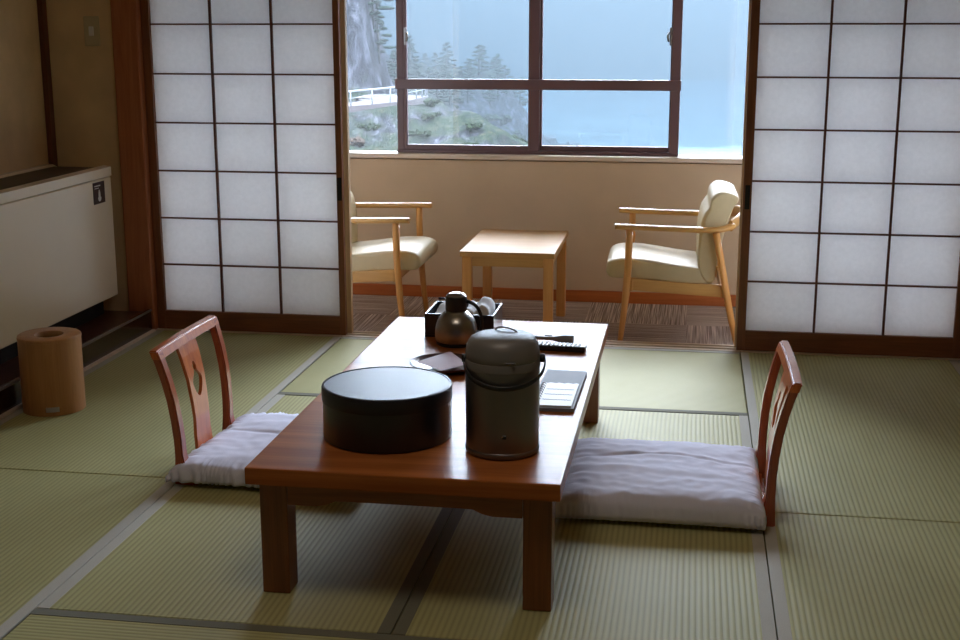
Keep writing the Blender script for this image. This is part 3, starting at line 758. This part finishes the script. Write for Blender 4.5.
t = thing('coffee_table', (-.815, 6.135, FZ), 'small square honey wooden table between the two armchairs under the window', 'table')
cx0, cx1, cy0, cy1, cz = -1.036, -.600, 5.80, 6.465, .33
b = nb(); box(b, (cx0, cy0, cz - .026), (cx1, cy1, cz), .003, 2); obj('tabletop', b, M['beech'], t)
for lx in (cx0 + .008, cx1 - .008 - .044):
    for ly in (cy0 + .010, cy1 - .054):
        b = nb(); box(b, (lx, ly, FZ + .0005), (lx + .044, ly + .044, cz - .026), .003); obj('leg', b, M['beech_z'], t)
for yy in (cy0 + .022, cy1 - .042):
    b = nb(); box(b, (cx0 + .052, yy, cz - .072), (cx1 - .052, yy + .02, cz - .027), .001); obj('apron', b, M['beech'], t)
for xx in (cx0 + .020, cx1 - .040):
    b = nb(); box(b, (xx, cy0 + .054, cz - .072), (xx + .02, cy1 - .054, cz - .027), .001); obj('apron', b, M['beech'], t)

# ------------------------------------------------------------------ landscape outside
SEA = -17.6
ctrl = []
def cp(x, y, Y): p = at(x, y, Y); ctrl.append((p.x, p.y, p.z))
for a in [(400, 66, 150), (440, 70, 170), (480, 74, 185), (500, 88, 193), (512, 103, 196), (520, 122, 198), (527, 144, 198), (538, 158, 198), (400, 100, 125), (400, 150, 92), (430, 110, 135), (450, 150, 112), (460, 95, 165), (490, 120, 165), (500, 152, 138),
          (516, 156, 165), (345, 106, 80), (365, 102, 80), (390, 99, 82), (330, 110, 79), (300, 116, 78), (345, 114, 76), (365, 110, 76), (390, 104, 78), (345, 150, 66), (370, 150, 68), (395, 150, 72), (380, 128, 74), (330, 150, 65),
          (345, 102, 84), (365, 99, 84), (300, 110, 84), (345, 98, 92), (365, 95, 92), (390, 88, 100), (405, 92, 112), (300, 110, 100), (300, 112, 80), (250, 118, 78), (250, 150, 66), (385, 90, 120)]: cp(*a)
ctrl += [(-16, 190, -21), (-13, 165, -21), (-18, 175, -19), (-22, 155, -18), (-20, 210, -21), (-10, 60, -24), (-10, 90, -24), (-5, 120, -24), (-10, 150, -23), (-12, 175, -22), (-6, 195, -22), (-10, 230, -24), (-25, 240, -24), (-45, 250, -24), (5, 180, -24), (5, 220, -24), (-70, 250, -10), (-18, 120, -22), (-22, 95, -22), (-15, 60, -23),
         (-20, 45, -22), (-40, 40, -20), (-70, 40, -18), (-90, 150, 10), (-90, 200, 0), (-60, 200, -6), (-30, 222, -21)]
def sstep(t): t = max(0.0, min(1.0, t)); return t * t * (3 - 2 * t)
RE = at(392, 60, 100).x / 100
def ground(x, y, rough=True):
    sw_ = sz = 0
    for a, c_, z in ctrl:
        w_ = 1 / (((x - a) ** 2 + ((y - c_) * .8) ** 2) + .8) ** 1.9
        sw_ += w_; sz += w_ * z
    z = sz / sw_
    v = Vector((x * .09, y * .09, 1.3))
    cl = sstep((RE - x / y) / .045) * max(0, min(1, (y - 84.5) / 13)) ** .9
    z += cl * 34 * (1 - .3 * sstep((y - 130) / 60)) + cl * 5 * noise.noise(Vector((x * .12 + y * .05, y * .12, 7)))
    if not rough: return z
    road = sstep((abs(y - 78.5) - 2.5) / 3) if x / y < RE + .02 else 1
    return z + road * (1.3 * noise.noise(v * 1.0) + .9 * abs(noise.noise(v * 3.1)) + .7 * noise.noise(v * 7) + cl * 2.4 * abs(noise.noise(Vector((x * .5 + y * .2, y * .4, 3)))) + cl * 1.2 * noise.noise(Vector((x * 1.1, y * 1.1, 3))))
def mk_terrain():
    s = N('rock_and_scrub'); v = s.coords()
    geo = s.n('NewGeometry'); sp = s.n('SeparateXYZ'); s.link(geo.outputs['Normal'], sp.inputs[0])
    st = s.coords((1.1, .5, .35), (.3, .55, .4))
    n1 = s.noise(st, 1.3, 7, .75, .3); n2 = s.noise(v, .30, 5, .7); n3 = s.noise(v, 2.6, 6, .75)
    rock = s.ramp(n1, [(.40, (.003, .003, .005, 1)), (.50, (.018, .017, .023, 1)), (.60, (.075, .072, .085, 1))])
    veg = s.ramp(n3, [(.35, (.003, .008, .005, 1)), (.52, (.014, .022, .011, 1)), (.68, (.055, .042, .028, 1))])
    f = s.math('ADD', s.math('MULTIPLY', sp.outputs['Z'], .9), s.math('MULTIPLY', s.math('SUBTRACT', n2, .5), 1.7))
    fac = s.ramp(f, [(.66, (0, 0, 0, 1)), (.92, (1, 1, 1, 1))])
    return s.pbr(s.mix(fac, rock, veg), .95, spec=.1, normal=s.bump(n1, 1.0, .8))
M['terrain'] = mk_terrain()
b = nb(); NX, NY = 130, 190; gx0, gx1, gy0, gy1 = -88, 4, 48, 245; g = []
HT = {}
for i in range(NX + 1):
    r = []
    for j in range(NY + 1):
        x = gx0 + (gx1 - gx0) * i / NX; y = gy0 + (gy1 - gy0) * j / NY
        r.append(b.verts.new((x, y, ground(x, y))))
    g.append(r)
for i in range(NX):
    for j in range(NY): b.faces.new((g[i][j], g[i + 1][j], g[i + 1][j + 1], g[i][j + 1])).smooth = True
tag(obj('headland_hill', b, M['terrain'], fix=False), kind='structure')

def mk_sea():
    s = N('grey_green_sea_water'); v = s.coords((1, 2.4, 1))
    n = s.noise(v, .35, 5, .65, .3); big = s.noise(s.coords((.6, 2.2, 1)), .05, 4, .6)
    tc = s.n('TexCoord'); sp = s.n('SeparateXYZ'); s.link(tc.outputs['Object'], sp.inputs[0])
    # surf gathers round the headland tip
    dx = s.math('SUBTRACT', sp.outputs['X'], -8.0); dy = s.math('SUBTRACT', sp.outputs['Y'], 192.0)
    dist = s.math('SQRT', s.math('ADD', s.math('MULTIPLY', s.math('MULTIPLY', dx, dx), .35), s.math('MULTIPLY', s.math('MULTIPLY', dy, dy), .9)))
    near = s.math('SUBTRACT', 1.0, s.math('DIVIDE', dist, 20.0)); near = s.math('MAXIMUM', near, 0.0)
    fo = s.ramp(s.math('ADD', s.noise(s.coords((.35, 1.8, 1)), .25, 5, .7), s.math('MULTIPLY', near, .42)), [(.58, (0, 0, 0, 1)), (.72, (1, 1, 1, 1))])
    col = s.ramp(big, [(.35, (.024, .038, .044, 1)), (.65, (.040, .056, .060, 1))])
    c = s.mix(fo, col, (.20, .21, .215, 1))
    return s.pbr(c, .6, spec=.04, normal=s.bump(n, .6, .5))
M['sea'] = mk_sea()
b = nb(); box(b, (-700, 30, SEA - 8), (900, 1100, SEA)); tag(obj('sea', b, M['sea']), kind='structure')
# far mountain across the bay
b = nb(); g = []
nx, ny = 70, 16
for i in range(nx + 1):
    r = []
    for j in range(ny + 1):
        x = -420 + 900 * i / nx; y = 452 + 300 * j / ny
        v = j / ny; z = SEA - 2 + 120 * (v ** .7) * (1 + .35 * noise.noise(Vector((x * .006, 2, 0)))) + 10 * noise.noise(Vector((x * .02, y * .02, 5)))
        if j == 0: z = SEA - 3
        r.append(b.verts.new((x, y + 12 * noise.noise(Vector((x * .01, 0, 4))), z)))
    g.append(r)
for i in range(nx):
    for j in range(ny): b.faces.new((g[i][j], g[i + 1][j], g[i + 1][j + 1], g[i][j + 1])).smooth = True
M['mountain'] = plain('forested_mountain', (.004, .006, .005, 1), .95, var=.3, vs=.05)
tag(obj('far_mountain', b, M['mountain'], fix=False), kind='structure')

# rocks at the tip
M['rock'] = plain('wet_dark_rock', (.010, .010, .014, 1), .8, var=.4, vs=.8)
def rock(p, s_, seed):
    b = nb(); bmesh.ops.create_icosphere(b, subdivisions=3, radius=1)
    for v in b.verts:
        k = 1 + .35 * noise.noise(v.co * 1.7 + Vector((seed, 0, 0))) + .15 * noise.noise(v.co * 4 + Vector((seed, 3, 0)))
        v.co = Vector((v.co.x * s_[0], v.co.y * s_[1], v.co.z * s_[2])) * k
    b.transform(Matrix.Translation(p))
    return tag(obj('shore_rock', b, M['rock'], smooth=False), 'low dark rock in the white surf off the headland tip', 'rock', 'rocks in the surf off the headland')
for k, (x, y, Y, s_) in enumerate([(545, 139, 202, (2.4, 3, 1.9)), (560, 146, 193, (1.5, 2.4, 1.4)), (571, 146, 201, (1.5, 1.9, 1.0)), (584, 147, 195, (1.1, 1.6, .8)), (594, 149, 200, (.8, 1.2, .5)), (541, 151, 187, (1.6, 2.2, 1.3))]):
    p = at(x, y, Y); p.z = SEA + .1; rock(p, s_, k * 3.1)

# road and guard rail along the cliff foot
M['asphalt'] = plain('pale_road_surface', (.050, .036, .036, 1), .9)
M['railpaint'] = plain('white_guard_rail_paint', (.09, .09, .095, 1), .5)
path = [at(*a) for a in ((290, 116, 78.2), (320, 112.5, 78.2), (345, 108.5, 78.3), (365, 105, 78.5), (382, 102, 79.5), (394, 99.5, 82), (400, 98, 86))]
path = catmull(path, 6)
b = nb(); rows = []
for i, p in enumerate(path):
    tn = (path[min(i + 1, len(path) - 1)] - path[max(i - 1, 0)]); tn.z = 0; tn.normalize(); nn = Vector((-tn.y, tn.x, 0))
    z = max(p.z, ground(p.x, p.y, False)) + .15
    rows.append([b.verts.new((p.x - nn.x * 1.9, p.y - nn.y * 1.9, z)), b.verts.new((p.x + nn.x * 1.9, p.y + nn.y * 1.9, z + .1)), b.verts.new((p.x + nn.x * 1.9, p.y + nn.y * 1.9, z - 1.6)), b.verts.new((p.x - nn.x * 1.9, p.y - nn.y * 1.9, z - 1.6))])
for a, c_ in zip(rows, rows[1:]):
    for k in range(4): b.faces.new((a[k], a[(k + 1) % 4], c_[(k + 1) % 4], c_[k]))
b.faces.new(rows[0]); b.faces.new(rows[-1])
tag(obj('coast_road', b, M['asphalt']), kind='structure')
gr = thing('guard_rail', path[12], 'white guard rail along the coast road at the foot of the cliff', 'guard rail')
edge = []
for r_ in rows_ if False else range(0): pass
for i, p in enumerate(path):
    tn = (path[min(i + 1, len(path) - 1)] - path[max(i - 1, 0)]); tn.z = 0; tn.normalize(); nn = Vector((-tn.y, tn.x, 0))
    edge.append(Vector((p.x - nn.x * 1.8, p.y - nn.y * 1.8, max(p.z, ground(p.x, p.y, False)) + .15)))
b = nb(); tube(b, [e + Vector((0, 0, .85)) for e in edge], .04, 6, ry=.09, up=(0, 0, 1)); tube(b, [e + Vector((0, 0, .45)) for e in edge], .03, 6); obj('beam', b, M['railpaint'], gr)
for i in range(0, len(edge), 3):
    b = nb(); tube(b, [edge[i] - Vector((0, 0, .3)), edge[i] + Vector((0, 0, .9))], .05, 6); obj('rail_post', b, M['railpaint'], gr)

# pines
def mk_leaf(name, a, c_):
    s = N(name); n = s.noise(s.coords(), 2.5, 4, .7)
    return s.pbr(s.ramp(n, [(.35, a), (.65, c_)]), .9, spec=.1, normal=s.bump(n, 1, .3))
M['pine'] = mk_leaf('dark_pine_needles', (.002, .009, .006, 1), (.010, .026, .015, 1))
M['bush'] = mk_leaf('dull_green_scrub', (.005, .009, .004, 1), (.018, .026, .011, 1))
M['bush2'] = mk_leaf('rusty_scrub', (.020, .012, .008, 1), (.055, .032, .020, 1))
M['bark'] = plain('pine_bark', (.015, .012, .010, 1), .95)
def clump(bm, p, rx, rz, seed, rnd):
    t = bmesh.new(); bmesh.ops.create_icosphere(t, subdivisions=2, radius=1)
    for v in t.verts:
        k = 1 + .55 * noise.noise(v.co * 2.6 + Vector((seed, seed * .7, 0))) + rnd.uniform(-.16, .16)
        v.co = Vector((v.co.x * rx, v.co.y * rx, v.co.z * rz)) * k + p
    join(bm, t)
def make_pine(seed, hgt):
    rnd = random.Random(seed)
    t = thing('pine_tree', (0, 0, 0), None, 'tree')
    lean = rnd.uniform(-.5, .5)
    b = nb(); tube(b, [(0, 0, -.8), (lean * .3, 0, hgt * .4), (lean * .8, .1, hgt * .75), (lean, 0, hgt * .96)], [.22, .17, .10, .04], 7)
    for k in range(6):
        z = hgt * (.45 + .08 * k); a = rnd.uniform(0, 6.28); L = hgt * .22
        tube(b, [(lean * .6, 0, z), (lean * .6 + math.cos(a) * L, math.sin(a) * L, z + .25)], [.07, .03], 5)
    obj('trunk', b, M['bark'], t, local=True)
    b = nb(); nl = 17
    for k in range(nl):
        f = k / (nl - 1); z = hgt * (.14 + .84 * f); R_ = hgt * (.30 * (1 - f) ** .5 + .03)
        a = k * 2.4 + rnd.uniform(-.4, .4)
        clump(b, Vector((lean * f + math.cos(a) * R_ * .75, math.sin(a) * R_ * .75, z)), hgt * .12 * (1.2 - .6 * f), hgt * .038, seed + k * 1.3, rnd)
    obj('crown', b, M['pine'], t, local=True, smooth=False)
    return t
protos = [make_pine(11, 5.4), make_pine(23, 6.2), make_pine(37, 4.8)]
used = set(); rnd = random.Random(5)
spots = []
def scatter(n, xr, Yr, yfun, sep=6, tries=6000):
    c_ = 0
    for _ in range(tries):
        if c_ >= n: break
        x = rnd.uniform(*xr); Y = rnd.uniform(*Yr); d = at(x, 60, Y)
        z = ground(d.x, d.y)
        if z < SEA + 2.0: continue
        # image height of that ground point tells whether it lies on the visible side
        v = Vector((d.x, d.y, z)) - Vector((0, 0, H)); py = 320 - FPX * v.dot(UP) / v.dot(FW); px = 480 + FPX * v.dot(RT) / v.dot(FW)
        if not yfun(px, py): continue
        if any((d.x - q[0]) ** 2 + (d.y - q[1]) ** 2 < sep for q in spots): continue
        spots.append((d.x, d.y, z)); c_ += 1
        yield d.x, d.y, z, px, py
lab_p = 'dark hazy pine tree growing on the headland across the water'
k = 0
for x, y, z, px, py in scatter(80, (398, 528), (130, 200), lambda px, py: 50 < py < 106, 11.5):
    pr = protos[k % 3]
    o = pr if k < 3 else copy_tree(pr)
    o.location = (x, y, z - .1); o.rotation_euler = (0, 0, rnd.uniform(0, 6.28)); sc = rnd.uniform(.50, .66) * (1.18 if px > 440 else .95); o.scale = (sc, sc, sc)
    tag(o, lab_p, 'tree', 'pines on the headland'); k += 1
for x, y, z, px, py in scatter(14, (372, 400), (88, 130), lambda px, py: -30 < py < 95 and px > 366 + py * .22, 14):
    o = copy_tree(protos[k % 3]); o.location = (x, y, z - .1); o.rotation_euler = (0, 0, rnd.uniform(0, 6.28)); sc = rnd.uniform(.45, .7); o.scale = (sc, sc, sc)
    tag(o, 'hazy green tree on the flank of the grey cliff above the road', 'tree', 'trees on the cliff flank'); k += 1
# scrub
def make_bush(seed, mt):
    rn = random.Random(seed); b = nb()
    for q in range(9): clump(b, Vector((rn.uniform(-1, 1), rn.uniform(-1, 1), rn.uniform(0, .5))), rn.uniform(.25, .5), rn.uniform(.2, .4), seed + q, rn)
    return obj('shrub', b, mt, smooth=False)
bp = [make_bush(1, M['bush']), make_bush(4, M['bush']), make_bush(9, M['bush2']), make_bush(12, M['bush'])]
k = 0
for x, y, z, px, py in scatter(110, (342, 530), (66, 190), lambda px, py: 96 < py < 156 and not (px < 428 and 84 < py < 128), 8):
    i = k % 4
    if i == 2 and rnd.random() < .5: i = 0
    o = bp[k] if k < 4 else bp[i].copy()
    if k >= 4: COL.objects.link(o)
    o.location = (x, y, z); o.rotation_euler = (0, 0, rnd.uniform(0, 6.28)); sc = rnd.uniform(.45, .85) * (.45 + y / 200); o.scale = (sc * 1.2, sc, sc)
    tag(o, 'hazy low shrub on the rocky slope below the pines', 'shrub', 'shrubs on the rocky slope'); k += 1

# sea mist
s = N('sea_mist')
vs_ = s.n('VolumeScatter'); vs_.inputs['Density'].default_value = .00070; vs_.inputs['Color'].default_value = (1, 1, 1, 1)
va_ = s.n('VolumeAbsorption'); va_.inputs['Color'].default_value = (.0, .21, .32, 1); va_.inputs['Density'].default_value = .0092
ad = s.n('AddShader'); s.link(vs_.outputs[0], ad.inputs[0]); s.link(va_.outputs[0], ad.inputs[1]); s.link(ad.outputs[0], s.out.inputs['Volume'])
b = nb(); box(b, (-420, 52, SEA - 4), (500, 900, 26)); o = obj('sea_mist', b, s.m); tag(o, 'pale blue sea mist hanging over the bay and the headland', 'mist', kind='stuff')

# ------------------------------------------------------------------ added fill lamp, unseen above the picture, brightens the near faces
t = thing('fill_lamp', (-.45, 2.35, 2.05), 'added unseen fill lamp, shaped as a square paper pendant above the near end of the low table', 'lamp')
lx, ly, lz = -.45, 2.35, 2.05
s = N('fill_lamp_glow'); em = s.n('Emission'); em.inputs[0].default_value = (1, .88, .76, 1); em.inputs[1].default_value = 4.6; s.link(em.outputs[0], s.out.inputs['Surface'])
b = nb(); box(b, (lx - .24, ly - .24, lz), (lx + .24, ly + .24, lz + .12), .01); obj('fill_lamp_shade', b, s.m, t)
b = nb()
for q in (-.25, .238):
    box(b, (lx + q, ly - .25, lz - .006), (lx + q + .012, ly + .25, lz + .13)); box(b, (lx - .238, ly + q, lz - .006), (lx + .238, ly + q + .012, lz + .13))
obj('fill_lamp_frame', b, M['frame_x'], t)
b = nb(); tube(b, [(lx, ly, lz + .12), (lx, ly, ZC)], .006, 8); obj('fill_lamp_cord', b, M['bplastic'], t)

# ------------------------------------------------------------------ sky and light
wd = bpy.data.worlds.new('overcast_sky'); SC.world = wd; wd.use_nodes = True; nt = wd.node_tree; nt.nodes.clear()
wo = nt.nodes.new('ShaderNodeOutputWorld'); bg = nt.nodes.new('ShaderNodeBackground'); tc = nt.nodes.new('ShaderNodeTexCoord'); sp = nt.nodes.new('ShaderNodeSeparateXYZ')
cr = nt.nodes.new('ShaderNodeValToRGB'); mp = nt.nodes.new('ShaderNodeMapRange'); mp.inputs['From Min'].default_value = -.2; mp.inputs['From Max'].default_value = 1.0
nt.links.new(tc.outputs['Generated'], sp.inputs[0]); nt.links.new(sp.outputs['Z'], mp.inputs['Value']); nt.links.new(mp.outputs[0], cr.inputs[0]); nt.links.new(cr.outputs[0], bg.inputs[0]); nt.links.new(bg.outputs[0], wo.inputs[0])
e = cr.color_ramp.elements
def gz(z): return (z + .2) / 1.2
stops = [(gz(-.05), (.05, .07, .09, 1)), (gz(.02), (.22, .28, .34, 1)), (gz(.13), (1.6, 1.85, 2.2, 1)), (gz(.28), (8.6, 9.4, 11.2, 1)), (1, (13, 14.0, 16.2, 1))]
while len(e) < len(stops): e.new(.5)
for k, (p, c_) in enumerate(stops): e[k].position = p; e[k].color = c_
bg.inputs[1].default_value = 1.7
wd.cycles.sampling_method = 'MANUAL' if hasattr(wd.cycles, 'sampling_method') else None
# daylight opening of the window: a sampling portal, gives no light of its own
la = bpy.data.lights.new('window_portal', 'AREA'); la.shape = 'RECTANGLE'; la.size = XHR - XHL; la.size_y = 1.46
lo = bpy.data.objects.new('window_portal', la); COL.objects.link(lo); lo.location = ((XHL + XHR) / 2, YW + .13, 1.395); lo.rotation_euler = (-PI / 2, 0, 0)
la.cycles.is_portal = True

# ------------------------------------------------------------------ render settings (look only)
vs = SC.view_settings
vs.view_transform = 'Standard'; vs.look = 'None'; vs.gamma = 1; vs.use_curve_mapping = False; vs.exposure = 0.62
SC.cycles.use_denoising = True
SC.cycles.max_bounces = 12; SC.cycles.diffuse_bounces = 7; SC.cycles.glossy_bounces = 4; SC.cycles.transmission_bounces = 6; SC.cycles.transparent_max_bounces = 12; SC.cycles.volume_bounces = 2
SC.cycles.sample_clamp_indirect = 8
SC.cycles.caustics_reflective = False; SC.cycles.caustics_refractive = False
